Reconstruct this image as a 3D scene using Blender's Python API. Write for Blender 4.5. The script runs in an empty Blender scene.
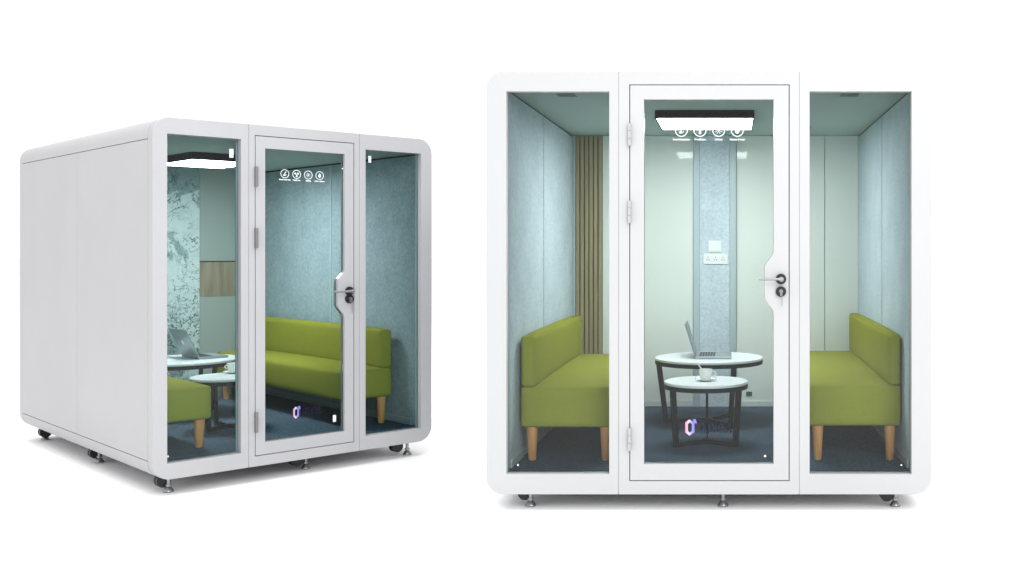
import bpy, bmesh, math, random
from mathutils import Vector, Matrix
random.seed(7)
R = math.radians
sc = bpy.context.scene
COL = sc.collection

# ------------------------------------------------------------------ helpers
def lin(r, g, b):
    def c(v):
        v /= 255.0
        return v / 12.92 if v <= 0.04045 else ((v + 0.055) / 1.055) ** 2.4
    return (c(r), c(g), c(b), 1.0)

def mat(name, col, rough=0.5, metal=0.0, spec=0.5, noise=None, bump=None, coat=0.0):
    """Principled material; noise=(scale, amount, detail) mottles the colour, bump=(scale, strength)."""
    m = bpy.data.materials.new(name); m.use_nodes = True
    nt = m.node_tree; b = nt.nodes['Principled BSDF']
    b.inputs['Base Color'].default_value = col
    b.inputs['Roughness'].default_value = rough
    b.inputs['Metallic'].default_value = metal
    b.inputs['Specular IOR Level'].default_value = spec
    b.inputs['Coat Weight'].default_value = coat
    tc = nt.nodes.new('ShaderNodeTexCoord')
    if noise:
        n = nt.nodes.new('ShaderNodeTexNoise'); n.inputs['Scale'].default_value = noise[0]
        n.inputs['Detail'].default_value = noise[2] if len(noise) > 2 else 3
        n.inputs['Roughness'].default_value = 0.6
        nt.links.new(tc.outputs['Object'], n.inputs['Vector'])
        r = nt.nodes.new('ShaderNodeMapRange')
        r.inputs['From Min'].default_value = 0.3; r.inputs['From Max'].default_value = 0.7
        r.inputs['To Min'].default_value = 1 - noise[1]; r.inputs['To Max'].default_value = 1 + noise[1]
        nt.links.new(n.outputs['Fac'], r.inputs['Value'])
        mx = nt.nodes.new('ShaderNodeVectorMath'); mx.operation = 'SCALE'
        mx.inputs[0].default_value = col[:3]
        nt.links.new(r.outputs['Result'], mx.inputs['Scale'])
        nt.links.new(mx.outputs['Vector'], b.inputs['Base Color'])
    if bump:
        n2 = nt.nodes.new('ShaderNodeTexNoise'); n2.inputs['Scale'].default_value = bump[0]
        n2.inputs['Detail'].default_value = 4
        nt.links.new(tc.outputs['Object'], n2.inputs['Vector'])
        bp = nt.nodes.new('ShaderNodeBump'); bp.inputs['Strength'].default_value = bump[1]
        bp.inputs['Distance'].default_value = 0.003
        nt.links.new(n2.outputs['Fac'], bp.inputs['Height'])
        nt.links.new(bp.outputs['Normal'], b.inputs['Normal'])
    return m

def glass_mat(name, tint, refl=1.0):
    m = bpy.data.materials.new(name); m.use_nodes = True
    nt = m.node_tree; nt.nodes.clear()
    out = nt.nodes.new('ShaderNodeOutputMaterial')
    tr = nt.nodes.new('ShaderNodeBsdfTransparent'); tr.inputs['Color'].default_value = (*tint, 1)
    gl = nt.nodes.new('ShaderNodeBsdfGlossy'); gl.inputs['Roughness'].default_value = 0.0
    gl.inputs['Color'].default_value = (refl, refl, refl, 1)
    fr = nt.nodes.new('ShaderNodeFresnel'); fr.inputs['IOR'].default_value = 1.42
    mx = nt.nodes.new('ShaderNodeMixShader')
    nt.links.new(fr.outputs['Fac'], mx.inputs['Fac'])
    nt.links.new(tr.outputs['BSDF'], mx.inputs[1]); nt.links.new(gl.outputs['BSDF'], mx.inputs[2])
    nt.links.new(mx.outputs['Shader'], out.inputs['Surface'])
    return m

def emit_mat(name, col, strength):
    m = bpy.data.materials.new(name); m.use_nodes = True
    nt = m.node_tree; nt.nodes.clear()
    out = nt.nodes.new('ShaderNodeOutputMaterial')
    e = nt.nodes.new('ShaderNodeEmission'); e.inputs['Color'].default_value = col
    e.inputs['Strength'].default_value = strength
    nt.links.new(e.outputs['Emission'], out.inputs['Surface'])
    return m

def felt_mat(name, c1, c2):
    """Pressed polyester felt: short fibres flecked in two tones."""
    m = bpy.data.materials.new(name); m.use_nodes = True
    nt = m.node_tree; b = nt.nodes['Principled BSDF']
    b.inputs['Roughness'].default_value = 0.95; b.inputs['Specular IOR Level'].default_value = 0.1
    tc = nt.nodes.new('ShaderNodeTexCoord')
    n = nt.nodes.new('ShaderNodeTexNoise'); n.inputs['Scale'].default_value = 55; n.inputs['Detail'].default_value = 6
    n.inputs['Roughness'].default_value = 0.75
    n2 = nt.nodes.new('ShaderNodeTexNoise'); n2.inputs['Scale'].default_value = 5; n2.inputs['Detail'].default_value = 2
    nt.links.new(tc.outputs['Object'], n.inputs['Vector']); nt.links.new(tc.outputs['Object'], n2.inputs['Vector'])
    ad = nt.nodes.new('ShaderNodeMath'); ad.operation = 'MULTIPLY_ADD'
    ad.inputs[1].default_value = 0.25; 
    nt.links.new(n2.outputs['Fac'], ad.inputs[0]); nt.links.new(n.outputs['Fac'], ad.inputs[2])
    r = nt.nodes.new('ShaderNodeValToRGB')
    r.color_ramp.elements[0].position = 0.47; r.color_ramp.elements[0].color = c1
    r.color_ramp.elements[1].position = 0.80; r.color_ramp.elements[1].color = c2
    nt.links.new(ad.outputs[0], r.inputs['Fac']); nt.links.new(r.outputs['Color'], b.inputs['Base Color'])
    bp = nt.nodes.new('ShaderNodeBump'); bp.inputs['Strength'].default_value = 0.3; bp.inputs['Distance'].default_value = 0.002
    nt.links.new(n.outputs['Fac'], bp.inputs['Height']); nt.links.new(bp.outputs['Normal'], b.inputs['Normal'])
    return m

def wood_mat(name, c1, c2, scale=(60, 60, 4), rough=0.5):
    m = bpy.data.materials.new(name); m.use_nodes = True
    nt = m.node_tree; b = nt.nodes['Principled BSDF']; b.inputs['Roughness'].default_value = rough
    tc = nt.nodes.new('ShaderNodeTexCoord'); mp = nt.nodes.new('ShaderNodeMapping')
    mp.inputs['Scale'].default_value = scale
    n = nt.nodes.new('ShaderNodeTexNoise'); n.inputs['Scale'].default_value = 1; n.inputs['Detail'].default_value = 6
    n.inputs['Distortion'].default_value = 0.6
    r = nt.nodes.new('ShaderNodeValToRGB')
    r.color_ramp.elements[0].position = 0.3; r.color_ramp.elements[0].color = c1
    r.color_ramp.elements[1].position = 0.7; r.color_ramp.elements[1].color = c2
    nt.links.new(tc.outputs['Object'], mp.inputs['Vector']); nt.links.new(mp.outputs['Vector'], n.inputs['Vector'])
    nt.links.new(n.outputs['Fac'], r.inputs['Fac']); nt.links.new(r.outputs['Color'], b.inputs['Base Color'])
    return m

def mural_mat(name):
    """Pale wall covering printed with grey-green patches, twigs and a scatter of small dark leaves."""
    m = bpy.data.materials.new(name); m.use_nodes = True
    nt = m.node_tree; b = nt.nodes['Principled BSDF']; b.inputs['Roughness'].default_value = 0.7
    tc = nt.nodes.new('ShaderNodeTexCoord')
    def noise(scale, detail=4, dist=0.0, rough=0.55):
        n = nt.nodes.new('ShaderNodeTexNoise'); n.inputs['Scale'].default_value = scale
        n.inputs['Detail'].default_value = detail; n.inputs['Distortion'].default_value = dist
        n.inputs['Roughness'].default_value = rough
        nt.links.new(tc.outputs['Object'], n.inputs['Vector']); return n.outputs['Fac']
    def ramp(fac, p0, p1):
        r = nt.nodes.new('ShaderNodeMapRange'); r.inputs['From Min'].default_value = p0; r.inputs['From Max'].default_value = p1
        nt.links.new(fac, r.inputs['Value']); return r.outputs['Result']
    def math_(op, a, c):
        k = nt.nodes.new('ShaderNodeMath'); k.operation = op
        for i, v in enumerate((a, c)):
            if isinstance(v, (int, float)): k.inputs[i].default_value = v
            else: nt.links.new(v, k.inputs[i])
        return k.outputs[0]
    def mix(fac, a, c):
        x = nt.nodes.new('ShaderNodeMix'); x.data_type = 'RGBA'
        nt.links.new(fac, x.inputs['Factor'])
        if isinstance(a, tuple): x.inputs['A'].default_value = a
        else: nt.links.new(a, x.inputs['A'])
        x.inputs['B'].default_value = c
        return x.outputs['Result']
    sp = nt.nodes.new('ShaderNodeSeparateXYZ'); nt.links.new(tc.outputs['Object'], sp.inputs[0])
    z = sp.outputs['Z']
    low = ramp(z, 1.25, 0.60)                                   # leaves thicken lower down the print
    patches = ramp(noise(2.3, 6, 0.5, 0.62), 0.505, 0.535)
    c = mix(patches, lin(206, 222, 222), lin(138, 164, 164))
    wash = math_('MULTIPLY', ramp(noise(9, 4, 0.6), 0.45, 0.75), 0.35)
    c = mix(wash, c, lin(168, 190, 190))
    for sc_, w_, off in ((2.6, 0.010, 0.50), (5.5, 0.014, 0.47), (8.5, 0.012, 0.53)):      # branching twigs
        tw = math_('ABSOLUTE', math_('SUBTRACT', noise(sc_, 7, 0.9, 0.6), off), 0.0)
        twm = math_('MULTIPLY', ramp(tw, w_, w_ * 0.3), ramp(noise(1.9 + sc_ * .1, 3, 0.3), 0.46, 0.56))
        c = mix(twm, c, lin(84, 106, 102))
    leaves = ramp(math_('ADD', noise(38, 4, 1.5, 0.7), math_('MULTIPLY', low, 0.12)), 0.615, 0.665)
    lm = math_('MULTIPLY', leaves, ramp(math_('ADD', noise(3.5, 3), math_('MULTIPLY', low, 0.10)), 0.50, 0.56))
    c = mix(lm, c, lin(72, 94, 88))
    clump = math_('MULTIPLY', ramp(noise(20, 5, 2.5, 0.75), 0.55, 0.60), ramp(noise(3.0, 2), 0.55, 0.62))
    c = mix(clump, c, lin(64, 86, 82))
    nt.links.new(c, b.inputs['Base Color'])
    return m

def from_bm(name, bm, m, parent=None, smooth=False, angle=40):
    bmesh.ops.recalc_face_normals(bm, faces=bm.faces)
    if smooth:
        for f in bm.faces: f.smooth = True
        for e in bm.edges:
            if len(e.link_faces) == 2 and e.calc_face_angle(0) > R(angle): e.smooth = False
    me = bpy.data.meshes.new(name); bm.to_mesh(me); bm.free()
    o = bpy.data.objects.new(name, me); COL.objects.link(o)
    me.materials.append(m)
    if parent is not None: o.parent = parent
    if smooth:
        w = o.modifiers.new('weighted_normal', 'WEIGHTED_NORMAL'); w.keep_sharp = True; w.weight = 100
    return o

def box(bm, lo, hi, bev=0.0, seg=2):
    r = bmesh.ops.create_cube(bm, size=1)
    vs = r['verts']
    for v in vs:
        v.co = Vector(((lo[i] + hi[i]) / 2 + v.co[i] * (hi[i] - lo[i])) for i in range(3))
    if bev > 0:
        es = list({e for v in vs for e in v.link_edges})
        bmesh.ops.bevel(bm, geom=es, offset=bev, segments=seg, profile=0.5, affect='EDGES')

def bx(name, lo, hi, m, parent, bev=0.0, seg=2):
    bm = bmesh.new(); box(bm, lo, hi, bev, seg)
    return from_bm(name, bm, m, parent, smooth=bev > 0, angle=50)

def cyl(bm, p0, p1, r0, r1=None, seg=24):
    r1 = r0 if r1 is None else r1
    p0, p1 = Vector(p0), Vector(p1); d = p1 - p0
    q = Vector((0, 0, 1)).rotation_difference(d.normalized()).to_matrix().to_4x4()
    bmesh.ops.create_cone(bm, cap_ends=True, segments=seg, radius1=r0, radius2=r1, depth=d.length,
                          matrix=Matrix.Translation((p0 + p1) / 2) @ q)

def lathe(bm, prof, seg=40, c=(0, 0, 0)):
    rings = []
    for r, z in prof:
        rings.append([bm.verts.new((c[0] + r * math.cos(2 * math.pi * i / seg), c[1] + r * math.sin(2 * math.pi * i / seg), c[2] + z))
                      for i in range(seg)] if r > 1e-6 else [bm.verts.new((c[0], c[1], c[2] + z))])
    for a, b in zip(rings, rings[1:]):
        for i in range(seg):
            j = (i + 1) % seg
            if len(a) == 1: bm.faces.new((a[0], b[i], b[j]))
            elif len(b) == 1: bm.faces.new((a[i], a[j], b[0]))
            else: bm.faces.new((a[i], a[j], b[j], b[i]))

def prism(bm, poly, v0, v1):
    """Polygon in (u, z) extruded along v (local y)."""
    a = [bm.verts.new((p[0], v0, p[1])) for p in poly]; b = [bm.verts.new((p[0], v1, p[1])) for p in poly]
    n = len(poly)
    bm.faces.new(a); bm.faces.new(b[::-1])
    for i in range(n): bm.faces.new((a[i], b[i], b[(i + 1) % n], a[(i + 1) % n]))

def arc(cx, cz, r, a0, a1, n=10):
    return [(cx + r * math.cos(R(a0 + (a1 - a0) * i / n)), cz + r * math.sin(R(a0 + (a1 - a0) * i / n))) for i in range(n + 1)]

def rrect(u0, z0, u1, z1, r, n=10):
    if r <= 0: return [(u0, z0), (u1, z0), (u1, z1), (u0, z1)]
    return arc(u0 + r, z0 + r, r, 180, 270, n) + arc(u1 - r, z0 + r, r, 270, 360, n) + arc(u1 - r, z1 - r, r, 0, 90, n) + arc(u0 + r, z1 - r, r, 90, 180, n)

def plate(name, loops, v0, v1, m, parent, bev=0.003):
    """Plate in the (u, z) plane with holes, from v0 to v1, edges rounded by bev."""
    cu = bpy.data.curves.new('outline', 'CURVE'); cu.dimensions = '2D'; cu.fill_mode = 'BOTH'
    for lp in loops:
        s = cu.splines.new('POLY'); s.points.add(len(lp) - 1); s.use_cyclic_u = True
        for p, q in zip(s.points, lp): p.co = (q[0], q[1], 0, 1)
    cu.extrude = (v1 - v0) / 2 - bev; cu.bevel_depth = bev; cu.bevel_resolution = 2; cu.offset = -bev
    t = bpy.data.objects.new('outline', cu); COL.objects.link(t)
    dg = bpy.context.evaluated_depsgraph_get()
    me = bpy.data.meshes.new_from_object(t.evaluated_get(dg))
    bpy.data.objects.remove(t); bpy.data.curves.remove(cu)
    c = (v0 + v1) / 2
    for v in me.vertices: v.co = (v.co.x, c + v.co.z, v.co.y)
    bm = bmesh.new(); bm.from_mesh(me); bpy.data.meshes.remove(me)
    bmesh.ops.remove_doubles(bm, verts=bm.verts, dist=1e-5)
    return from_bm(name, bm, m, parent, smooth=True, angle=35)

def text_mesh(name, body, size, m, parent, u, v, z):
    cu = bpy.data.curves.new('caption', 'FONT'); cu.body = body; cu.size = size; cu.align_x = 'CENTER'; cu.align_y = 'CENTER'
    cu.extrude = 0.0004; cu.offset = 0.0006
    t = bpy.data.objects.new('caption', cu); COL.objects.link(t)
    dg = bpy.context.evaluated_depsgraph_get()
    me = bpy.data.meshes.new_from_object(t.evaluated_get(dg))
    bpy.data.objects.remove(t); bpy.data.curves.remove(cu)
    for q in me.vertices: q.co = (u + q.co.x, v + q.co.z, z + q.co.y)
    me.materials.clear(); me.materials.append(m)
    me.name = name
    o = bpy.data.objects.new(name, me); COL.objects.link(o); o.parent = parent
    return o

def thing(name, label, cat, mw, group=None):
    o = bpy.data.objects.new(name, None); COL.objects.link(o)
    o.empty_display_size = 0.1
    o.matrix_world = mw; o['label'] = label; o['category'] = cat
    if group: o['group'] = group
    return o

# ------------------------------------------------------------------ materials
M = {}
M['ground'] = mat('studio_floor_white', (0.95, 0.95, 0.95, 1), 0.9, spec=0.0)
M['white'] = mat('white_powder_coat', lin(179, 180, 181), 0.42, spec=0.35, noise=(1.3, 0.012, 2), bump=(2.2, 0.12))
M['pale'] = mat('white_powder_coat_dimmed', lin(170, 170, 173), 0.45, spec=0.35, noise=(1.6, 0.025, 3), bump=(2.2, 0.15))  # same coat as the white, darkened: left pod's lower exposure put into colour
M['gasket'] = mat('dark_rubber_and_gap_shade', (0.02, 0.02, 0.022, 1), 0.7)
M['gasket_grey'] = mat('grey_green_gasket', lin(188, 203, 203), 0.8)
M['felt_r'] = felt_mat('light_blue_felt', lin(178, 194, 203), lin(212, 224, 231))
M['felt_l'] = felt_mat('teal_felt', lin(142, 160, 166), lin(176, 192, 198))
M['ceil'] = mat('ceiling_board', lin(166, 183, 182), 0.8, noise=(2, 0.03, 2))
M['gpanel'] = mat('glossy_green_white_panel', lin(223, 228, 222), 0.045, spec=0.26, noise=(1.1, 0.03, 2))
M['gmatt'] = mat('matt_grey_green_panel', lin(160, 172, 166), 0.5, noise=(1.1, 0.03, 2))
M['mural'] = mural_mat('leaf_print')
M['woodgrain'] = wood_mat('pale_oak_board', lin(128, 118, 98), lin(164, 152, 128), scale=(28, 28, 2.5))
M['slat'] = wood_mat('khaki_oak_slat', lin(144, 131, 98), lin(166, 152, 116), scale=(40, 40, 3))
M['slatgap'] = mat('slat_backing', lin(92, 82, 60), 0.9)
M['alu'] = mat('satin_aluminium', lin(176, 190, 194), 0.5, metal=0.1)
M['carpet'] = mat('slate_blue_carpet', lin(64, 80, 95), 1.0, spec=0.02, noise=(60, 0.5, 6), bump=(300, 0.6))
M['carpet_l'] = mat('grey_blue_carpet', lin(84, 101, 115), 1.0, spec=0.02, noise=(60, 0.45, 6), bump=(300, 0.6))
M['lampbox'] = mat('lamp_black', lin(6, 7, 9), 0.7, spec=0.1)
M['skirt'] = mat('skirting_white', lin(205, 212, 210), 0.5)
M['sofa'] = mat('olive_green_fabric', lin(147, 148, 54), 0.95, spec=0.1, noise=(210, 0.22, 5), bump=(260, 0.6))
M['leg'] = wood_mat('light_beech', lin(206, 136, 72), lin(230, 168, 102), scale=(50, 50, 6))
M['top'] = mat('white_marble_laminate', lin(232, 236, 236), 0.3, noise=(3, 0.02, 5))
M['black'] = mat('black_steel', lin(9, 10, 13), 0.5, spec=0.2, noise=(6, 0.1, 2))
M['alu_lap'] = mat('laptop_aluminium', lin(150, 160, 166), 0.35, metal=0.6)
M['key'] = mat('laptop_key', lin(40, 44, 50), 0.5)
M['screen'] = mat('laptop_screen', lin(18, 24, 30), 0.12)
M['emblem'] = mat('emblem_bright', lin(245, 248, 250), 0.4)
M['china'] = mat('white_china', lin(238, 238, 236), 0.15)
M['steel'] = mat('brushed_steel', lin(150, 150, 154), 0.3, metal=0.9)
M['hinge_dark'] = mat('hinge_steel', lin(122, 119, 119), 0.4, metal=0.2)
M['hinge'] = mat('hinge_metal', lin(168, 168, 169), 0.4, metal=0.1)
M['plastic'] = mat('white_plastic', lin(232, 234, 232), 0.35)
M['hole'] = mat('dark_slot', lin(40, 50, 50), 0.8)
M['decal'] = mat('white_film', lin(222, 228, 228), 0.6)
M['navy'] = mat('navy_print', lin(12, 15, 50), 0.8)
M['wheel'] = mat('castor_black', lin(16, 17, 18), 0.45)
M['lamp'] = emit_mat('lamp_diffuser', (1.0, 1.0, 1.0, 1), 26.0)
M['lamp_strong'] = emit_mat('lamp_diffuser_strong', (1.0, 1.0, 1.0, 1), 30.0)
M['glass_r'] = glass_mat('clear_teal_glass', (0.922, 0.960, 0.963), 0.42)
M['glass_l'] = glass_mat('tinted_teal_glass', (0.88, 0.946, 0.954), 0.4)
lg = bpy.data.materials.new('logo_print'); lg.use_nodes = True
_nt = lg.node_tree; _b = _nt.nodes['Principled BSDF']; _b.inputs['Roughness'].default_value = 0.6
_tc = _nt.nodes.new('ShaderNodeTexCoord'); _sp = _nt.nodes.new('ShaderNodeSeparateXYZ'); _rp = _nt.nodes.new('ShaderNodeValToRGB')
_nt.links.new(_tc.outputs['Generated'], _sp.inputs[0]); _nt.links.new(_sp.outputs['X'], _rp.inputs['Fac'])
_nt.links.new(_rp.outputs['Color'], _b.inputs['Base Color'])
_rp.color_ramp.elements[0].color = lin(205, 140, 172); _rp.color_ramp.elements[0].position = 0.1
_rp.color_ramp.elements[1].color = lin(120, 120, 205); _rp.color_ramp.elements[1].position = 0.6
_e = _rp.color_ramp.elements.new(0.3); _e.color = lin(205, 190, 206)
M['logo'] = lg

# ------------------------------------------------------------------ the pod
def make_pod(P, label):
    """A rounded box on castors and screw feet with a three-bay glazed front; local x across, y into the pod, z up."""
    mw = Matrix.Translation(P['loc']) @ Matrix.Rotation(P['rot'], 4, 'Z')
    t = thing('meeting_pod', label, 'office pod', mw, 'glass fronted meeting pods')
    W, D, z0, z1, rad = P['W'], P['D'], P['z0'], P['z1'], P['rad']
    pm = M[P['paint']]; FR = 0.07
    s1, s2 = P['seams']; g = 0.0012
    zb, zt = P['side_seams']
    wi, zf, zc, vb = P['wi'], P['zf'], P['zc'], P['vb']
    # --- front frame: three panels meeting at fine seams
    (a0, b0, a1, b1) = P['winL']; (c0, d0, c1, d1) = P['winR']; (e0, f0, e1, f1) = P['door']
    lp = arc(rad, z1 - rad, rad, 90, 180) + arc(rad, z0 + rad, rad, 180, 270) + [(s1 - g, z0), (s1 - g, z1)]
    plate('front_panel', [lp, rrect(a0, b0, a1, b1, 0)], 0, FR, pm, t, 0.0025)
    plate('front_panel', [[(s1 + g, z0), (s2 - g, z0), (s2 - g, z1), (s1 + g, z1)], rrect(e0, f0, e1, f1, 0)], 0, FR, pm, t, 0.0015)
    rp = [(s2 + g, z1), (s2 + g, z0)] + arc(W - rad, z0 + rad, rad, 270, 360) + arc(W - rad, z1 - rad, rad, 0, 90)
    plate('front_panel', [rp, rrect(c0, d0, c1, d1, 0)], 0, FR, pm, t, 0.0025)
    for s in (s1, s2):                                           # tongue at the bottom of each seam
        bx('seam_strip', (s - 0.00105, 0.0035, z0 + 0.008), (s + 0.00105, FR - 0.006, z1 - 0.008), pm, t)
    # --- covers and side panels, standing 12 mm proud of the core so that the joints read as grooves
    y0, y1 = FR + 0.004, D - FR - 0.004; th = 0.012; gp = 0.0018
    def strip(zs, top):
        if top:
            o = [(0, zs)] + arc(rad, z1 - rad, rad, 180, 90) + arc(W - rad, z1 - rad, rad, 90, 0) + [(W, zs)]
            i = [(W - th, zs)] + arc(W - rad, z1 - rad, rad - th, 0, 90) + arc(rad, z1 - rad, rad - th, 90, 180) + [(th, zs)]
        else:
            o = [(0, zs)] + arc(rad, z0 + rad, rad, 180, 270) + arc(W - rad, z0 + rad, rad, 270, 360) + [(W, zs)]
            i = [(W - th, zs)] + arc(W - rad, z0 + rad, rad - th, 360, 270) + arc(rad, z0 + rad, rad - th, 270, 180) + [(th, zs)]
        bm = bmesh.new(); prism(bm, o + i, y0, y1)
        bmesh.ops.triangulate(bm, faces=[f for f in bm.faces if len(f.verts) > 4])
        return bm
    from_bm('roof_cover', strip(zt + gp, True), pm, t, True, 30)
    from_bm('base_cover', strip(zb - gp, False), pm, t, True, 30)
    for u0, u1 in ((0, th), (W - th, W)):
        for q0, q1 in ((y0, D / 2 - gp), (D / 2 + gp, y1)):
            bx('side_panel', (u0, q0, zb + gp), (u1, q1, zt - gp), pm, t, 0.0015)
    plate('back_panel', [rrect(0, z0, W, z1, rad)], D - FR, D, pm, t, 0.003)
    # --- structural core between outer skin and inner lining
    li = 0.012
    plate('wall_core', [rrect(th + 0.001, z0 + th + 0.001, W - th - 0.001, z1 - th - 0.001, rad - th), 
                        [(wi - li, zf - 0.02), (W - wi + li, zf - 0.02), (W - wi + li, zc + 0.015), (wi - li, zc + 0.015)]],
          FR + 0.001, D - FR - 0.001, pm, t, 0.001)
    bx('carpet', (wi - li + .001, FR + 0.002, zf - 0.019), (W - wi + li - .001, vb + 0.02, zf), M['carpet' if P['paint'] == 'white' else 'carpet_l'], t)
    bx('ceiling', (wi - li + .001, FR + 0.002, zc), (W - wi + li - .001, vb + 0.02, zc + 0.014), M['ceil'], t)
    # --- felt on the side walls, in two panels with an aluminium joint strip
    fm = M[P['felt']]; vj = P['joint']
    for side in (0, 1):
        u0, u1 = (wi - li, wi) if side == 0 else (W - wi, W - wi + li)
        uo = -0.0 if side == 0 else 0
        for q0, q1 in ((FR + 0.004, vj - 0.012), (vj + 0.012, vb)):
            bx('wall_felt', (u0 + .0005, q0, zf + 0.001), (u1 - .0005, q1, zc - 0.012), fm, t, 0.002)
        e = 0.002 if side == 0 else -0.002
        bx('joint_strip', (u0 + max(e, 0), vj - 0.0115, zf + 0.001), (u1 + min(e, 0) + (0.002 if side == 0 else 0), vj + 0.0115, zc - 0.012), M['alu'], t, 0.001) if side == 0 else \
            bx('joint_strip', (u0 - 0.002, vj - 0.0115, zf + 0.001), (u1 - 0.002, vj + 0.0115, zc - 0.012), M['alu'], t, 0.001)
        if side == 0: bx('gap_shade_strip', (u0 + .0005, FR + .004, zc - 0.011), (u0 + 0.004, vb, zc - 0.0005), M['gasket'], t)  # dark strip painting deeper shade into the recess below the ceiling
        else: bx('gap_shade_strip', (u1 - 0.004, FR + .004, zc - 0.011), (u1 - .0005, vb, zc - 0.0005), M['gasket'], t)  # likewise, recess shade as a dark strip
        sk = (wi + .0002, wi + 0.008) if side == 0 else (W - wi - 0.008, W - wi - .0002)
        bx('skirting', (sk[0], FR + 0.05, zf + 0.0005), (sk[1], vb - 0.01, zf + 0.045), M['skirt'] if P['paint'] == 'white' else M['alu'], t, 0.002)
    # --- fixed panes
    gv = 0.040; gm = M[P['glass']]
    for (q0, w0, q1, w1) in (P['winL'], P['winR']):
        bm = bmesh.new(); box(bm, (q0 + .0005, gv, w0 + .0005), (q1 - .0005, gv + 0.010, w1 - .0005))
        bm.normal_update()                                       # the rebated edges of the pane are buried in the frame
        bmesh.ops.delete(bm, geom=[f for f in bm.faces if abs(f.normal.y) < 0.5], context='FACES_ONLY')
        for f in bm.faces: f.normal_update()
        from_bm('window_glass', bm, gm, t)
        if P['paint'] == 'white': continue
        w = bmesh.new()
        box(w, (q0 + .0002, gv + 0.0105, w0 + .0006), (q0 + 0.006, FR - 0.004, w1 - .0006))
        box(w, (q1 - 0.006, gv + 0.0105, w0 + .0006), (q1 - .0002, FR - 0.004, w1 - .0006))
        from_bm('window_gasket', w, M['gasket_grey'], t)
    for (su, sz, sw, sh) in P['stickers']:
        bx('sticker', (su - sw / 2, gv - 0.0012, sz - sh / 2), (su + sw / 2, gv - 0.0004, sz + sh / 2), M['decal'], t)
    # --- door
    dg = 0.004
    door_loop = rrect(e0 + dg, f0 + dg, e1 - dg, f1 - dg, 0.003, 2)
    h0, k0, h1, k1 = P['dglass']; bu, bz0, bz1, bz2, bz3 = P['bump']
    def soft(pts, r):
        out = []
        for i, p in enumerate(pts):
            a, b, c = Vector(pts[i - 1]), Vector(p), Vector(pts[(i + 1) % len(pts)])
            d0 = (a - b); d1 = (c - b)
            k = min(r, d0.length * .45, d1.length * .45)
            q0, q1 = b + d0.normalized() * k, b + d1.normalized() * k
            for s in range(6):
                x = s / 5
                out.append(tuple(q0 * (1 - x) ** 2 + b * 2 * x * (1 - x) + q1 * x * x))
        return out
    hole = [(h0, k0), (h1, k0)] + soft([(h1, bz0 - .3), (h1, bz0), (bu, bz1), (bu, bz2), (h1, bz3), (h1, bz3 + .3)], 0.02)[6:-6] + [(h1, k1), (h0, k1)]
    door = plate('door', [door_loop, hole], 0.001, 0.052, pm, t, 0.002)
    plate('door_gasket', [rrect(e0 - 0.0005 + .001, f0 + .0005, e1 - .0005, f1 - .0005, 0), rrect(e0 + .03, f0 + .03, e1 - .03, f1 - .03, 0)], 0.056, 0.066, M['gasket'], t, 0.0005)
    plate('door_glass', [[(q[0] + (0.0006 if q[0] < (h0 + h1) / 2 else -0.0006), min(max(q[1], k0 + .0006), k1 - .0006)) for q in hole]], 0.024, 0.034, gm, door, 0.0002)
    for hz in P['hinges']:
        bm = bmesh.new()
        for q0, q1 in ((-0.058, -0.0205), (-0.019, 0.019), (0.0205, 0.058)):
            box(bm, (e0 - 0.005, -0.026, hz + q0), (e0 + 0.010, -0.0005, hz + q1), 0.002)
        box(bm, (e0 - 0.001, -0.020, hz - 0.0206), (e0 + 0.006, -0.004, hz + 0.0206))
        from_bm('hinge', bm, M['hinge' if P['paint'] == 'white' else 'hinge_dark'], door)
    hu, hz, hend, lz, kz = P['handle']
    bm = bmesh.new()
    cyl(bm, (hu, -0.012, hz), (hu, 0.0005, hz), 0.027, 0.027, 32)
    rose = from_bm('handle_rose', bm, M['wheel'], door, True)
    bm = bmesh.new()
    cyl(bm, (hu, -0.055, hz), (hu, -0.0125, hz), 0.013, 0.013, 20)
    cyl(bm, (hu + 0.008, -0.050, hz), (hend, -0.050, hz), 0.0075, 0.006, 16)
    from_bm('door_handle', bm, M['steel'], door, True)
    bm = bmesh.new(); cyl(bm, (hu, -0.012, lz), (hu, 0.0005, lz), 0.027, 0.027, 32)
    from_bm('lock_rose', bm, M['wheel'], door, True)
    bm = bmesh.new()
    cyl(bm, (hu, -0.026, lz + 0.002), (hu, -0.0125, lz + 0.002), 0.010, 0.010, 20)
    box(bm, (hu - 0.006, -0.0245, lz - 0.021), (hu + 0.006, -0.0125, lz - 0.004), 0.002)
    from_bm('lock_cylinder', bm, M['steel'], door, True)
    bm = bmesh.new()
    box(bm, (hu - 0.0015, -0.036, lz - 0.012), (hu + 0.0015, -0.0265, lz + 0.008), 0.0005)
    box(bm, (hu + 0.002, -0.033, kz), (hu + 0.0062, -0.031, lz - 0.006), 0.0008)
    from_bm('key', bm, M['steel'], door, True)
    # --- white pictograms on the door glass
    iu, ist, iz, ir, tz = P['icons']
    yv = 0.0235
    caps = ['Sound Insulation', 'Ventilation', 'Lighting', 'Human Sensor']
    for n in range(4):
        u = iu + n * ist
        bm = bmesh.new()
        prism_ring(bm, u, iz, ir, ir * 0.87, yv - 0.0008, yv)
        glyph(bm, n, u, iz, ir * 0.62, yv - 0.0008, yv)
        from_bm('pictogram', bm, M['decal'], door)
        text_mesh('caption', caps[n], ir * 0.40, M['decal'], door, u, yv - 0.0006, tz)
    for (su, sz, sw, sh) in P['door_stickers']:
        bx('sticker', (su - sw / 2, yv - 0.0012, sz - sh / 2), (su + sw / 2, yv - 0.0004, sz + sh / 2), M['decal'], door)
    # --- emblem on the lower glass: a tall six-sided ring with a tick, and two lines of tiny navy print
    lu, lzz, lw, lh = P['logo']
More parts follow.
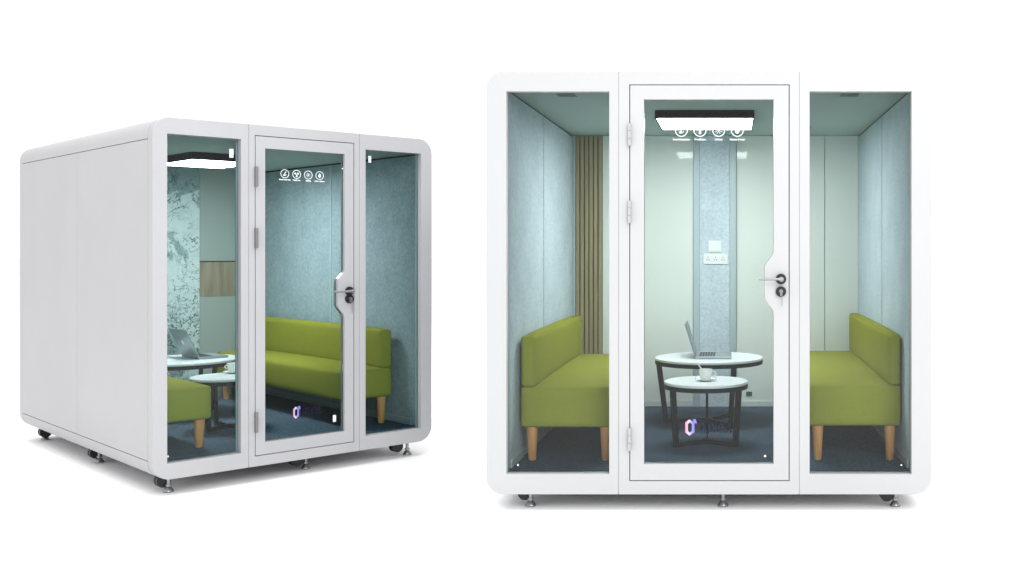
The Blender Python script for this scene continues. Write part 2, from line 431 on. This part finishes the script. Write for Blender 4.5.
    def hexa(w, h): return [(lu - w, lzz - h * .62), (lu - w * .1, lzz - h), (lu + w, lzz - h * .62), (lu + w, lzz + h * .62), (lu - w * .1, lzz + h), (lu - w, lzz + h * .62)]
    o_, i_ = hexa(lw, lh), hexa(lw * 0.42, lh * 0.66)
    bm = bmesh.new()
    vo = [[bm.verts.new((p[0], y, p[1])) for p in lp_] for lp_, y in ((o_, yv - .0008), (i_, yv - .0008), (i_, yv), (o_, yv))]
    for a, b in zip(vo, vo[1:] + vo[:1]):
        for i in range(6): bm.faces.new((a[i], a[(i + 1) % 6], b[(i + 1) % 6], b[i]))
    tk = [(lu + lw * 1.05, lzz + lh * .55), (lu + lw * 1.55, lzz + lh * .45), (lu + lw * 1.25, lzz + lh * 1.05), (lu + lw * .55, lzz + lh * .98)]
    prism(bm, tk, yv - .0008, yv)
    from_bm('emblem', bm, M['logo'], door)
    bm = bmesh.new(); x = lu + lw * 2.4
    rnd = random.Random(3)
    for row, (n, hh, zz) in enumerate(((9, lh * .38, lzz + lh * .22), (10, lh * .16, lzz - lh * .45))):
        cw = lw * 7.0 / 10
        for i in range(n):
            q = x + i * cw
            box(bm, (q, yv - .0006, zz - hh), (q + cw * .22, yv - .0001, zz + hh))
            k = rnd.choice((-.8, 0, .8))
            box(bm, (q + cw * .22, yv - .0006, zz + hh * (k - .2)), (q + cw * .7, yv - .0001, zz + hh * (k + .2)))
    from_bm('emblem_lettering', bm, M['navy'], door)
    # --- feet and castors
    for (fu, fv) in P['feet']:
        bm = bmesh.new()
        lathe(bm, [(0, 0), (0.026, 0.0), (0.028, 0.004), (0.027, 0.010), (0.016, 0.026), (0.010, 0.030), (0.010, 0.034), (0.016, 0.034), (0.016, 0.044), (0.010, 0.044), (0.010, z0 + 0.01), (0, z0 + 0.01)], 24, (fu, fv, 0))
        from_bm('screw_foot', bm, M['steel'], t, True)
    for (fu, fv) in P['castors']:
        bm = bmesh.new()
        for s in (-0.016, 0.016):
            cyl(bm, (fu, fv + s - 0.010, 0.064), (fu, fv + s + 0.010, 0.064), 0.038, 0.038, 28)
        w = from_bm('castor', bm, M['wheel'], t, True)
        bm = bmesh.new()
        box(bm, (fu - 0.012, fv - 0.005, 0.060), (fu + 0.026, fv + 0.005, z0 + 0.006), 0.002)
        box(bm, (fu - 0.028, fv - 0.028, z0 - 0.0065), (fu + 0.034, fv + 0.028, z0 + 0.005), 0.002)
        from_bm('castor_fork', bm, M['wheel'], w, True)
    # --- ceiling air grilles
    for (gu, gv_) in P['vents']:
        bm = bmesh.new()
        for i in range(8):
            for j in range(6):
                q = gu - 0.045 + i * 0.0125 + (0.006 if j % 2 else 0)
                box(bm, (q - 0.0036, gv_ + (j - 3) * 0.029 - 0.010, zc - 0.0012), (q + 0.0036, gv_ + (j - 3) * 0.029 + 0.010, zc - 0.0002))
        from_bm('air_grille', bm, M['hole'], t)
    return t, mw

def prism_ring(bm, u, z, r0, r1, v0, v1, n=36):
    L = [[bm.verts.new((u + r * math.cos(2 * math.pi * i / n), y, z + r * math.sin(2 * math.pi * i / n))) for i in range(n)]
         for r, y in ((r0, v0), (r1, v0), (r1, v1), (r0, v1))]
    for a, b in zip(L, L[1:] + L[:1]):
        for i in range(n): bm.faces.new((a[i], a[(i + 1) % n], b[(i + 1) % n], b[i]))

def glyph(bm, k, u, z, r, v0, v1):
    def bar(x0, y0, x1, y1, w):
        d = Vector((x1 - x0, y1 - y0)); n = Vector((-d.y, d.x)).normalized() * w / 2
        prism(bm, [(u + (x0 + n.x) * r, z + (y0 + n.y) * r), (u + (x1 + n.x) * r, z + (y1 + n.y) * r),
                   (u + (x1 - n.x) * r, z + (y1 - n.y) * r), (u + (x0 - n.x) * r, z + (y0 - n.y) * r)], v0, v1)
    if k == 0:                                    # sound: a loudspeaker crossed by a stroke
        prism(bm, [(u - r * .6, z - r * .75), (u + r * .15, z - r * .75), (u + r * .15, z - r * .05), (u - r * .6, z - r * .35)], v0, v1)
        bar(-0.15, 0.0, 0.5, 0.85, 0.28); bar(0.3, -0.7, 0.62, -0.2, 0.16)
    elif k == 1:                                  # air: a three-bladed fan
        for a in (90, 210, 330):
            c, s = math.cos(R(a + 60)), math.sin(R(a + 60))
            prism(bm, [(u + r * (c * p - s * q), z + r * (s * p + c * q)) for p, q in ((.1, -.08), (.6, -.36), (.98, -.22), (.98, .22), (.6, .36), (.1, .08))], v0, v1)
    elif k == 2:                                  # light: a small disc with rays
        prism(bm, [(u + .26 * r * math.cos(2 * math.pi * i / 16), z + .26 * r * math.sin(2 * math.pi * i / 16)) for i in range(16)], v0, v1)
        for i in range(8):
            a = 2 * math.pi * (i + .5) / 8
            bar(.42 * math.cos(a), .42 * math.sin(a), .9 * math.cos(a), .9 * math.sin(a), .15)
    else:                                         # sensor: an upright figure-like drop
        prism(bm, [(u + r * .55 * math.cos(2 * math.pi * i / 20), z - .1 * r + r * .72 * math.sin(2 * math.pi * i / 20)) for i in range(20)], v0, v1)
        bar(0, .5, 0, .95, .2)

# ------------------------------------------------------------------ furniture
def puffbox(bm, lo, hi, rad, puff=0.008, n=(10, 24, 6)):
    """Upholstered block: rounded edges, faces swelling slightly."""
    c = [(lo[i] + hi[i]) / 2 for i in range(3)]; h = [(hi[i] - lo[i]) / 2 for i in range(3)]
    bmesh.ops.create_cube(bm, size=2)
    bmesh.ops.subdivide_edges(bm, edges=bm.edges[:], cuts=15, use_grid_fill=True)
    for v in bm.verts:
        p = []
        q = v.co.copy()
        # denser towards the edges so that the rounding is smooth
        for i in range(3):
            s = math.copysign(abs(math.sin(q[i] * math.pi / 2)) , q[i])
            p.append(s * h[i])
        core = [max(-h[i] + rad, min(h[i] - rad, p[i])) for i in range(3)]
        d = Vector(p[i] - core[i] for i in range(3))
        if d.length > 1e-9:
            # points on the cube surface pushed on to the rounded surface
            d = d.normalized() * rad
        u = [p[i] / h[i] for i in range(3)]
        ax = max(range(3), key=lambda i: abs(q[i]))
        o = [i for i in range(3) if i != ax]
        sw = puff * (1 - u[o[0]] ** 4) * (1 - u[o[1]] ** 4)
        r = Vector(core) + d
        r[ax] += math.copysign(sw, q[ax])
        v.co = Vector(c) + r
    return bm

def make_sofa(pod_mw, u0, u1, v0, v1, zf, zs0, zs1, zb, bt, back_low, label):
    """u0..u1 across, back cushion at the u0 side when back_low else at the u1 side."""
    L = v1 - v0; Wd = u1 - u0
    t = thing('sofa', label, 'sofa', pod_mw @ Matrix.Translation((u0, v0, zf)), 'green bench sofas in the pods')
    s0, s1, b1 = zs0 - zf, zs1 - zf, zb - zf
    from_bm('seat', puffbox(bmesh.new(), (0, 0, s0), (Wd, L, s1), 0.018, 0.011), M['sofa'], t, True, 80)
    bl, bh = (0.0, bt) if back_low else (Wd - bt, Wd)
    from_bm('backrest', puffbox(bmesh.new(), (bl, 0.003, s1 - 0.004), (bh, L - 0.003, b1), 0.019, 0.008), M['sofa'], t, True, 80)
    for x in (0.055, Wd - 0.055):
        for y in (0.05, L - 0.05):
            bm = bmesh.new(); lathe(bm, [(0, 0), (0.019, 0), (0.021, 0.004), (0.032, s0 + 0.004), (0, s0 + 0.004)], 24, (x, y, 0.0005))
            from_bm('leg', bm, M['leg'], t, True)
    return t

def make_table(mw, r, height, angles, rb, rt, label, group):
    t = thing('coffee_table', label, 'coffee table', mw, group)
    bm = bmesh.new(); lathe(bm, [(0, height - 0.016), (r - 0.002, height - 0.016), (r, height - 0.014), (r, height - 0.002), (r - 0.002, height), (0, height)], 72)
    from_bm('table_top', bm, M['top'], t, True, 30)
    bm = bmesh.new(); lathe(bm, [(r - 0.02, height - 0.042), (r - 0.001, height - 0.042), (r - 0.001, height - 0.0165), (r - 0.02, height - 0.0165), (r - 0.02, height - 0.042)], 72)
    from_bm('rim', bm, M['black'], t, True, 30)
    for a in angles:
        c, s = math.cos(R(a)), math.sin(R(a)); bm = bmesh.new(); q = Vector((-s, c, 0)) * 0.007
        rad = Vector((c, s, 0))
        for w0, w1 in (((rb - .018, 0.001), (rt - .018, height - .0425)),):
            P = []
            for (rr, zz) in (w0, (w0[0] + .036, w0[1]), (w1[0] + .036, w1[1]), w1):
                P.append(rad * rr + Vector((0, 0, zz)))
            a4 = [bm.verts.new(p + q) for p in P]; b4 = [bm.verts.new(p - q) for p in P]
            bm.faces.new(a4); bm.faces.new(b4[::-1])
            for i in range(4): bm.faces.new((a4[i], b4[i], b4[(i + 1) % 4], a4[(i + 1) % 4]))
        from_bm('leg', bm, M['black'], t)
    bm = bmesh.new()
    for a in angles:
        c, s = math.cos(R(a)), math.sin(R(a)); q = Vector((-s, c, 0)) * 0.006; rad = Vector((c, s, 0))
        P = [Vector((0, 0, .0015)), rad * (rb - .0185) + Vector((0, 0, .0015)), rad * (rb - .0185) + Vector((0, 0, .030)), Vector((0, 0, .030))]
        a4 = [bm.verts.new(p + q) for p in P]; b4 = [bm.verts.new(p - q) for p in P]
        bm.faces.new(a4); bm.faces.new(b4[::-1])
        for i in range(4): bm.faces.new((a4[i], b4[i], b4[(i + 1) % 4], a4[(i + 1) % 4]))
    from_bm('base_bars', bm, M['black'], t)
    return t

def make_laptop(mw, wid, dep, lid_h, tilt, label):
    """Origin at the middle of the hinge edge; keyboard runs to +x, the lid leans back to -x."""
    t = thing('laptop', label, 'laptop', mw, 'open laptops on the big tables')
    base = bx('keyboard_base', (0, -wid / 2, 0.001), (dep, wid / 2, 0.016), M['alu_lap'], t, 0.004, 3)
    bm = bmesh.new(); rows, cols = 6, 14
    x0, x1, y0, y1 = dep * .10, dep * .55, -wid * .42, wid * .42
    for i in range(rows):
        for j in range(cols):
            if i == rows - 1 and 3 < j < 10 and j != 4: continue
            dx, dy = (x1 - x0) / rows, (y1 - y0) / cols
            e = 5.5 if (i == rows - 1 and j == 4) else 0.5
            box(bm, (x0 + i * dx + .0015, y0 + j * dy + .0012, 0.0161), (x0 + (i + 1) * dx - .0015, y0 + (j + 1 + (e if e > 1 else 0)) * dy - .0012, 0.0176))
    from_bm('keys', bm, M['key'], base)
    bx('trackpad', (dep * .60, -wid * .16, 0.0161), (dep * .94, wid * .16, 0.0166), M['hinge'], base)
    mt = Matrix.Translation((0.004, 0, 0.016)) @ Matrix.Rotation(-tilt, 4, 'Y')
    lid = bx('lid', (-0.008, -wid / 2, 0.0), (0.0, wid / 2, lid_h), M['alu_lap'], t, 0.003, 3); lid.matrix_local = mt
    bx('display', (0.0002, -wid * .475, 0.010), (0.0010, wid * .475, lid_h - 0.008), M['screen'], lid)
    bm = bmesh.new(); cyl(bm, (-0.0088, 0, lid_h * .52), (-0.0081, 0, lid_h * .52), 0.018, 0.018, 24)
    from_bm('lid_emblem', bm, M['emblem'], lid)
    return t

def make_cup(mw, ang, label_c, label_s, label_p):
    s = thing('saucer', label_s, 'saucer', mw, 'saucers')
    bm = bmesh.new(); lathe(bm, [(0, 0.001), (0.032, 0.001), (0.036, 0.004), (0.064, 0.013), (0.065, 0.015), (0.062, 0.0155), (0.034, 0.007), (0, 0.006)], 40)
    from_bm('dish', bm, M['china'], s, True, 60)
    m2 = mw @ Matrix.Translation((0, 0, 0.0065))
    t = thing('coffee_cup', label_c, 'cup', m2 @ Matrix.Rotation(ang, 4, 'Z'), 'coffee cups')
    bm = bmesh.new(); lathe(bm, [(0, 0.001), (0.024, 0.001), (0.026, 0.004), (0.036, 0.020), (0.040, 0.045), (0.0415, 0.062), (0.0395, 0.063), (0.037, 0.045), (0.032, 0.020), (0.022, 0.008), (0, 0.007)], 40)
    from_bm('bowl', bm, M['china'], t, True, 60)
    bm = bmesh.new()
    pts = [Vector((0.038 + .024 * math.sin(math.pi * i / 10), 0, 0.052 - .034 * i / 10)) for i in range(11)]
    for a, b in zip(pts, pts[1:]): cyl(bm, a, b, 0.0038, 0.0038, 10)
    from_bm('handle', bm, M['china'], t, True)
    sp = thing('teaspoon', label_p, 'spoon', m2 @ Matrix.Rotation(ang, 4, 'Z'), 'teaspoons')
    bm = bmesh.new(); cyl(bm, (0.012, 0, 0.012), (-0.050, 0.004, 0.098), 0.003, 0.0042, 10)
    from_bm('stem', bm, M['china'], sp, True)
    bm = bmesh.new(); bmesh.ops.create_uvsphere(bm, u_segments=14, v_segments=8, radius=1, matrix=Matrix.Translation((0.014, 0, 0.0105)) @ Matrix.Diagonal((0.006, 0.009, 0.003, 1)))
    from_bm('spoon_bowl', bm, M['china'], sp, True)

def make_lamp(mw, u0, u1, v0, v1, zc, hgt, label, dm='lamp'):
    t = thing('ceiling_light', label, 'ceiling light', mw @ Matrix.Translation(((u0 + u1) / 2, (v0 + v1) / 2, zc)), 'square ceiling lamps in the pods')
    a, b = (u1 - u0) / 2, (v1 - v0) / 2
    bm = bmesh.new(); w = 0.008
    box(bm, (-a, -b, -hgt), (a, -b + w, -0.0005)); box(bm, (-a, b - w, -hgt), (a, b, -0.0005))
    box(bm, (-a, -b + w, -hgt), (-a + w, b - w, -0.0005)); box(bm, (a - w, -b + w, -hgt), (a, b - w, -0.0005))
    box(bm, (-a + w, -b + w, -0.012), (a - w, b - w, -0.001))
    from_bm('housing', bm, M['lampbox'], t)
    bx('diffuser', (-a + w + .0005, -b + w + .0005, -hgt + 0.002), (a - w - .0005, b - w - .0005, -hgt + 0.006), M[dm], t)
    return t

# ------------------------------------------------------------------ ground
bm = bmesh.new(); bmesh.ops.create_grid(bm, x_segments=1, y_segments=1, size=150)
g = from_bm('ground', bm, M['ground']); g['kind'] = 'structure'; g['label'] = 'plain white seamless studio floor'; g['category'] = 'floor'

# ------------------------------------------------------------------ right pod, seen square on
PR = dict(loc=(-1.2634, 5.3717, 0), rot=0.0, W=2.300, D=2.46, z0=0.088, z1=2.272, rad=0.090, paint='white', felt='felt_r', glass='glass_r',
          seams=(0.683, 1.616), side_seams=(0.20, 2.15), winL=(0.103, 0.193, 0.634, 2.170), winR=(1.670, 0.193, 2.196, 2.170),
          door=(0.738, 0.1565, 1.566, 2.206), dglass=(0.814, 0.245, 1.483, 2.129), bump=(1.436, 1.036, 1.098, 1.273, 1.330),
          hinges=(1.945, 1.547, 0.375), handle=(1.521, 1.201, 1.404, 1.136, 1.061), icons=(1.006, 0.0967, 1.971, 0.033, 1.924),
          logo=(1.050, 0.430, 0.024, 0.042), wi=0.100, zf=0.197, zc=2.192, vb=2.30, joint=1.09,
          stickers=((0.155, 0.232, 0.009, 0.009), (2.150, 0.232, 0.008, 0.008)), door_stickers=((1.440, 0.282, 0.011, 0.011),),
          feet=((0.207, 0.115), (1.222, 0.115), (2.130, 0.115), (0.207, 2.33), (1.222, 2.33), (2.130, 2.33)),
          castors=((0.172, 0.16), (2.085, 0.13), (0.172, 2.25), (2.085, 2.25)), vents=((0.368, 0.265), (1.905, 0.265), (1.760, 1.80)))
podR, mR = make_pod(PR, 'bright white meeting pod seen straight on, with two facing green sofas')
W = PR['W']
zf, zc, vb = PR['zf'], PR['zc'], PR['vb']
def lining(t, name, u0, u1, z0, z1, m, th=0.015, v=None): return bx(name, (u0, (v or vb) - th, z0), (u1, (v or vb) + 0.018, z1), m, t, 0.0015)
lining(podR, 'back_lining', 0.101, 0.118, zf + .001, zc - .002, M['alu'])
bm = bmesh.new(); n = 6; p0, p1 = 0.1185, 0.318
box(bm, (p0, vb - 0.004, zf + .001), (p1, vb + 0.018, zc - .004))
sp_back = from_bm('slat_backing', bm, M['slatgap'], podR)
bm = bmesh.new(); st = (p1 - p0) / n
for i in range(n): box(bm, (p0 + i * st + .004, vb - 0.022, zf + .002), (p0 + (i + 1) * st - .004, vb - 0.0045, zc - .005), 0.002)
from_bm('wall_slats', bm, M['slat'], podR)
lining(podR, 'back_lining', 0.3185, 0.986, zf + .001, zc - .002, M['gpanel'])
lining(podR, 'back_lining', 1.3045, 1.951, zf + .001, zc - .002, M['gpanel'])
lining(podR, 'back_lining', 1.955, 2.199, zf + .001, zc - .002, M['gpanel'])
for q0, q1 in ((0.9875, 1.034), (1.254, 1.303)): bx('column_trim', (q0, vb - 0.045, zf + .001), (q1, vb + .017, zc - .002), M['alu'], podR, 0.004)
bx('column_felt', (1.0345, vb - 0.040, zf + .001), (1.2535, vb + .017, zc - .002), M['felt_r'], podR, 0.002)
for q0, q1 in ((0.320, 0.985), (1.306, 2.190)): bx('skirting', (q0, vb - 0.024, zf + .0005), (q1, vb - 0.0155, zf + 0.04), M['skirt'], podR, 0.002)

make_sofa(mR, 0.117, 0.630, 0.29, 2.06, zf, 0.383, 0.607, 0.880, 0.082, True,
          'olive green sofa against left wall of the straight-on white pod, beside wooden slats')
make_sofa(mR, 1.685, 2.192, 0.30, 2.20, zf, 0.390, 0.615, 0.890, 0.070, False,
          'bright green sofa against right wall of the straight-on white pod')
make_lamp(mR, 0.806, 1.404, 0.885, 1.50, zc, 0.050, 'square black framed ceiling lamp lit behind the pictograms of the straight-on pod')
make_table(mR @ Matrix.Translation((1.116, 1.58, zf)), 0.360, 0.438, (180, 60, -60), 0.285, 0.335,
           'larger round white table with black legs carrying the laptop in the straight-on pod', 'round tables in the pods')
make_table(mR @ Matrix.Translation((1.116, 0.81, zf)), 0.248, 0.376, (90, 210, 330), 0.200, 0.222,
           'smaller round white table carrying the cup in the straight-on pod', 'round tables in the pods')
make_laptop(mR @ Matrix.Translation((1.030, 1.59, zf + 0.4385)), 0.33, 0.235, 0.225, R(17.5), 'open laptop seen edge-on with dark keys facing right in the straight-on pod')
make_cup(mR @ Matrix.Translation((1.114, 0.80, zf + 0.3765)), 0.1, 'white coffee cup on the smaller table behind the middle door glass of the straight-on pod',
         'white saucer fully in view on the smaller table of the straight-on pod', 'thin white teaspoon leaning left out of the cup in the straight-on pod')
def plate_thing(name, label, cat, mw, w, h, kids):
    t = thing(name, label, cat, mw)
    bx('cover_plate', (-w / 2, -0.009, -h / 2), (w / 2, -0.0005, h / 2), M['plastic'], t, 0.003)
    kids(t); return t
def k_switch(t): bx('rocker', (-0.036, -0.0125, -0.034), (0.036, -0.0095, 0.034), M['plastic'], t, 0.002)
plate_thing('light_switch', 'square white light switch on blue felt column above the socket plate', 'light switch', mR @ Matrix.Translation((1.146, vb - 0.040, 1.374)), 0.096, 0.086, k_switch)
def k_socket(t):
    for q in (-0.055, 0.0, 0.055):
        bm = bmesh.new()
        for dx, dz in ((-.008, -.008), (.008, -.008), (0, .010)): box(bm, (q + dx - .002, -0.0102, dz - .005), (q + dx + .002, -0.0092, dz + .005))
        from_bm('socket_slots', bm, M['hole'], t)
plate_thing('wall_socket', 'wide white triple socket plate on blue felt column below the light switch', 'wall socket', mR @ Matrix.Translation((1.150, vb - 0.040, 1.284)), 0.180, 0.080, k_socket)
t = thing('floor_socket', 'small dark green socket low on the back wall right of the tables', 'wall socket', mR @ Matrix.Translation((1.396, vb - 0.0155, 0.290)))
bx('cover_plate', (-0.022, -0.007, -0.016), (0.022, -0.0005, 0.016), mat('dark_green_plastic', lin(46, 74, 66), 0.5), t, 0.002)

# ------------------------------------------------------------------ left pod, turned to show its grey side
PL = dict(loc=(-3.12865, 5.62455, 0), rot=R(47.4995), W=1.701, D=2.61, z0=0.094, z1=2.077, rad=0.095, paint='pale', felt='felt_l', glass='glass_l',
          seams=(0.512, 1.192), side_seams=(0.197, 1.958), winL=(0.075, 0.183, 0.468, 1.987), winR=(1.234, 0.181, 1.624, 1.981),
          door=(0.547, 0.153, 1.158, 2.016), dglass=(0.607, 0.229, 1.095, 1.943), bump=(1.050, 0.945, 1.000, 1.165, 1.213),
          hinges=(1.775, 1.419, 0.352), handle=(1.123, 1.095, 0.985, 1.046, 0.96), icons=(0.732, 0.0713, 1.803, 0.026, 1.768),
          logo=(0.800, 0.376, 0.018, 0.036), wi=0.075, zf=0.186, zc=1.985, vb=2.47, joint=1.25,
          stickers=((0.430, 1.905, 0.023, 0.050), (1.282, 1.925, 0.020, 0.043), (0.092, 0.215, 0.008, 0.010)), door_stickers=((1.040, 0.312, 0.020, 0.042),),
          feet=((0.125, 0.130), (0.925, 0.165), (1.580, 0.100), (0.125, 1.31), (0.125, 2.485), (1.58, 1.31), (1.58, 2.485)),
          castors=((0.105, 0.165), (0.868, 0.175), (1.510, 0.120), (0.112, 1.345), (0.112, 2.44), (1.56, 2.40)), vents=())
podL, mL = make_pod(PL, 'light grey meeting pod at an angle, showing its plain side wall')
zf2, zc2, vb2 = PL['zf'], PL['zc'], PL['vb']
lining(podL, 'back_mural', 0.078, 1.158, zf2 + .001, zc2 - .002, M['mural'], v=vb2)
lining(podL, 'back_lining', 1.160, 1.624, zf2 + .001, 0.978, M['gmatt'], v=vb2)
lining(podL, 'back_lining', 1.160, 1.624, 1.262, zc2 - .002, M['gmatt'], v=vb2)
lining(podL, 'wood_band', 1.160, 1.624, 0.979, 1.252, M['woodgrain'], v=vb2)
lining(podL, 'band_trim', 1.160, 1.624, 1.2525, 1.2615, M['gasket'], v=vb2)
make_sofa(mL, 0.085, 0.425, 0.30, 2.10, zf2, 0.355, 0.548, 0.810, 0.07, True,
          'green sofa nearest the side wall of the angled grey pod, only its seat end showing')
make_sofa(mL, 1.235, 1.592, 0.31, 2.33, zf2, 0.368, 0.560, 0.815, 0.085, False,
          'long olive green sofa seen through the door of the angled grey pod')
make_lamp(mL, 0.565, 1.015, 1.0, 1.68, zc2, 0.050, 'black framed ceiling lamp glowing at the top of the angled grey pod window', 'lamp_strong')
make_table(mL @ Matrix.Translation((0.74, 1.64, zf2)), 0.360, 0.400, (150, 30, -90), 0.285, 0.330,
           'larger round white table carrying the laptop in the angled grey pod', 'round tables in the pods')
make_table(mL @ Matrix.Translation((0.745, 0.90, zf2)), 0.216, 0.342, (90, 210, 330), 0.165, 0.185,
           'smaller round white table half hidden behind the door post of the angled grey pod', 'round tables in the pods')
make_laptop(mL @ Matrix.Translation((0.797, 1.66, zf2 + 0.4005)), 0.32, 0.20, 0.215, R(24), 'open silver laptop showing its lid back in the angled grey pod')
make_cup(mL @ Matrix.Translation((0.835, 1.015, zf2 + 0.3425)), 2.2, 'white coffee cup half hidden by the door post of the angled grey pod',
         'white saucer cut off by the door post of the angled grey pod', 'thin white teaspoon standing in the cup of the angled grey pod')

# ------------------------------------------------------------------ light: white world with added overhead and key lights, both out of view
w = bpy.data.worlds.new('World'); sc.world = w; w.use_nodes = True
bg = w.node_tree.nodes['Background']; bg.inputs['Color'].default_value = (1, 1, 1, 1); bg.inputs['Strength'].default_value = 1.12
def area(name, loc, target, size, power, col=(1, 1, 1)):
    l = bpy.data.lights.new(name, 'AREA'); l.shape = 'SQUARE'; l.size = size; l.energy = power; l.color = col
    o = bpy.data.objects.new(name, l); COL.objects.link(o); o.location = loc
    o.rotation_euler = (Vector(target) - Vector(loc)).to_track_quat('-Z', 'Y').to_euler()
    return o
area('added_overhead_light', (-0.6, 6.6, 8.0), (-0.6, 6.6, 0), 13.0, 1000)  # unseen area light, added to wash the floor white around the pods
area('added_key_light', (2.8, -3.0, 5.9), (-1.8, 6.2, 1.2), 4.0, 500)  # unseen area light, added to lift the pod fronts above the left side wall

# ------------------------------------------------------------------ camera
cam = bpy.data.cameras.new('camera'); co = bpy.data.objects.new('camera', cam); COL.objects.link(co)
co.location = (0, 0, 1.3558); co.rotation_euler = (R(90), 0, 0)
cam.sensor_width = 36; cam.lens = 36 * 1040 / 1024; cam.shift_x = -(731 - 512) / 1024; cam.shift_y = -(287.5 - 249) / 1024
cam.clip_end = 500; cam.clip_start = 0.05
sc.camera = co
sc.render.engine = 'CYCLES'
sc.cycles.use_denoising = True
sc.cycles.max_bounces = 14; sc.cycles.transparent_max_bounces = 24; sc.cycles.diffuse_bounces = 6
sc.cycles.caustics_reflective = False
sc.view_settings.view_transform = 'Standard'; sc.view_settings.look = 'None'
sc.view_settings.exposure = 0; sc.view_settings.gamma = 1
